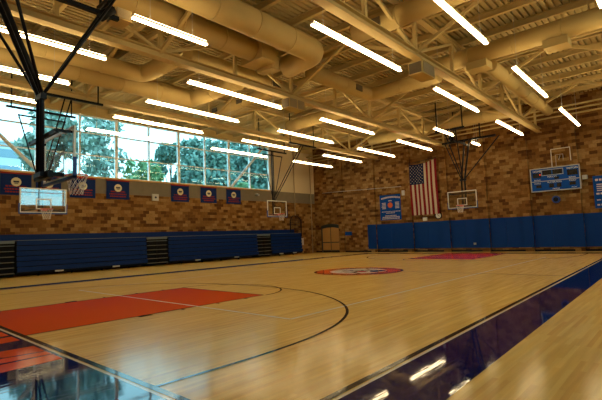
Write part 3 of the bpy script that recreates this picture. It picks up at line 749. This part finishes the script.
# ------------------------------------------------------------ outdoors
gnd=struct(MB().box(-150,250,YL+.6,300,-.3,-.1).build('ground_outside',noisy('outside_ground',(.10,.14,.06),(.18,.16,.10),.3,.9)))
gn2=struct(MB().box(-150,250,-300,YR-.6,-.3,-.1).build('ground_outside',noisy('outside_paving',(.2,.2,.18),(.25,.24,.2),.3,.9)))
def leafmat(name,c1,c2):
    m=noisy(name,c1,c2,.9,.6,detail=2); return m
LF=[leafmat('eucalyptus_leaves',(.22,.33,.28),(.30,.41,.35)),leafmat('dark_leaves',(.12,.25,.21),(.17,.31,.26)),leafmat('hedge_leaves',(.12,.26,.11),(.20,.36,.17))]
bark=noisy('bark',(.16,.12,.09),(.25,.2,.16),4,.9)
def tree(x,y,base,top,rad,m,label,n=2200,leaf=.34,seed=1,blobs=14):
    rng=np.random.RandomState(seed); t=empty('tree',(x,y,-.1),label,'tree','trees outside the window')
    h=top-base; cs=[]
    mb=MB(); mb.tube([(x,y,-.1),(x+.1,y,base*.6),(x-.05,y,base+h*.5),(x,y,top-h*.15)],[.35,.28,.16,.05],10)
    for k in range(blobs):
        a=rng.uniform(0,2*PI); f=rng.uniform(0,1); rr=rad*rng.uniform(.25,.85)*math.sin(PI*(.15+.75*f)); c=(x+rr*math.cos(a),y+rr*math.sin(a),base+h*(.08+.84*f)); cs.append((c,rad*rng.uniform(.3,.5)))
        mb.tube([(x,y,max(base*.7,c[2]-h*.25)),((x+c[0])/2,(y+c[1])/2,c[2]-.5),c],[.10,.06,.02],6)
    mb.build('trunk',bark,t)
    V=[];F=[]
    for i in range(n):
        c,r0=cs[rng.randint(len(cs))]; d=rng.normal(size=3); d/=np.linalg.norm(d); p=np.array(c)+d*r0*rng.uniform(.55,1.05)*np.array([1,1,.85])
        a=rng.normal(size=3); a/=np.linalg.norm(a); b=np.cross(a,rng.normal(size=3)); b/=np.linalg.norm(b); s=leaf*rng.uniform(.6,1.3)
        k=len(V); V+=[tuple(p-a*s),tuple(p+b*s*.5),tuple(p+a*s),tuple(p-b*s*.5)]; F.append((k,k+1,k+2,k+3))
    me=bpy.data.meshes.new('foliage'); me.from_pydata(V,[],F); me.materials.append(m); me.update()
    o=bpy.data.objects.new('foliage',me); COL.objects.link(o); o.parent=t; o.location=tuple(-q for q in t.location)
tree(11.4,40,4.5,17.6,3.1,LF[0],'tall grey-green tree seen left of the first backboard post, beyond the window',3400,seed=2,blobs=26)
tree(21.4,52,4.4,19.5,3.9,LF[0],'tall grey-green tree right of the near left basket, beyond the window',2400,seed=3,blobs=20)
tree(18.4,36.0,1.5,9.2,2.8,LF[2],'low bright green tree behind the fourth banner',2200,seed=4,blobs=18)
tree(35.5,59.3,2.9,19.8,3.4,LF[1],'slim tree behind the centre of the window',7000,leaf=.42,seed=5,blobs=16)
tree(31.1,43.4,1.5,17.7,4.1,LF[1],'broad dark green tree behind the right half of the window',7000,leaf=.42,seed=6,blobs=28)
tree(43.7,53.1,1.5,20.9,5.2,LF[1],'large dark green tree behind the right end of the window',7000,leaf=.42,seed=7,blobs=28)
tree(40.5,42,1.5,17.0,4.2,LF[1],'dark green tree behind the far side basket',7000,leaf=.42,seed=8,blobs=26)
tree(61.8,58.0,1.5,21.7,5.5,LF[1],'dark green tree at the far right beyond the window',2600,seed=9,blobs=22)
tree(21.9,44,1.0,9.8,2.8,LF[2],'low bright green tree behind the wall lamp',2000,seed=10,blobs=16)
tree(25.9,30.6,1.1,7.3,2.1,LF[2],'low bright green tree behind the right three banners',2000,seed=11,blobs=16)
tree(10.0,-42,1,6,3.0,LF[2],'green tree outside the right-hand window, left one',1500,seed=12)
tree(24.0,-44,1,6.5,3.2,LF[1],'green tree outside the right-hand window, right one',1500,seed=13)
# distant office block at left
t=empty('office_building',(18,118,-.1),'pale distant office block with banded windows at the left edge','building')
wm=noisy('office_wall',(.42,.52,.58),(.48,.57,.62),.2,.7); wg=mat('office_glass',(.16,.26,.34),.15)
MB().box(6,28.6,112,128,-.1,25.4).build('block_wall',wm,t)
for k in range(6):
    MB().box(6.5,28.2,111.9,112.05,3+4*k*.95,4.9+4*k*.95).build('window_band',wg,t)
MB().box(5.6,29,111.6,128.4,25.4,25.8).build('roof',wm,t)

# ---------------------------------------------------------------- lighting
w=bpy.data.worlds.new('sky'); scn.world=w; w.use_nodes=True; nt=w.node_tree; bg=nt.nodes['Background']
tc=nt.nodes.new('ShaderNodeTexCoord'); sp=nt.nodes.new('ShaderNodeSeparateXYZ'); rp=nt.nodes.new('ShaderNodeValToRGB')
nt.links.new(tc.outputs['Generated'],sp.inputs[0]); nt.links.new(sp.outputs[2],rp.inputs[0]); nt.links.new(rp.outputs[0],bg.inputs['Color'])
rp.color_ramp.elements[0].position=0; rp.color_ramp.elements[0].color=(.66,.92,1,1); rp.color_ramp.elements[1].position=.6; rp.color_ramp.elements[1].color=(.42,.72,1,1)
bg.inputs['Strength'].default_value=2.5
sd=bpy.data.lights.new('sun','SUN'); sd.energy=.9; sd.angle=math.radians(3); sd.color=(1,.95,.85)
so=bpy.data.objects.new('sun',sd); COL.objects.link(so); so.rotation_euler=(math.radians(28),math.radians(-10),0)   # high sun over the roof, shines on the trees

# ------------------------------------------------------------------ camera
yaw,pit,rol=math.radians(41.77),math.radians(4.86),math.radians(-2.11)
f=Vector((math.cos(yaw)*math.cos(pit),math.sin(yaw)*math.cos(pit),math.sin(pit)))
ri=Vector((math.sin(yaw),-math.cos(yaw),0)); u=ri.cross(f)
ri2=ri*math.cos(rol)+u*math.sin(rol); u2=u*math.cos(rol)-ri*math.sin(rol)
cd=bpy.data.cameras.new('camera'); cd.sensor_width=36; cd.lens=431.2*36/602; cd.clip_end=600
co=bpy.data.objects.new('camera',cd); COL.objects.link(co)
co.matrix_world=Matrix(((ri2.x,u2.x,-f.x,-2.375),(ri2.y,u2.y,-f.y,-2.636),(ri2.z,u2.z,-f.z,1.479),(0,0,0,1)))
scn.camera=co

scn.view_settings.view_transform='Standard'; scn.view_settings.look='None'; scn.view_settings.gamma=1
scn.view_settings.use_curve_mapping=False; scn.view_settings.exposure=.58
scn.cycles.use_denoising=True
scn.cycles.max_bounces=10; scn.cycles.diffuse_bounces=5; scn.cycles.transparent_max_bounces=24
scn.cycles.sample_clamp_indirect=6
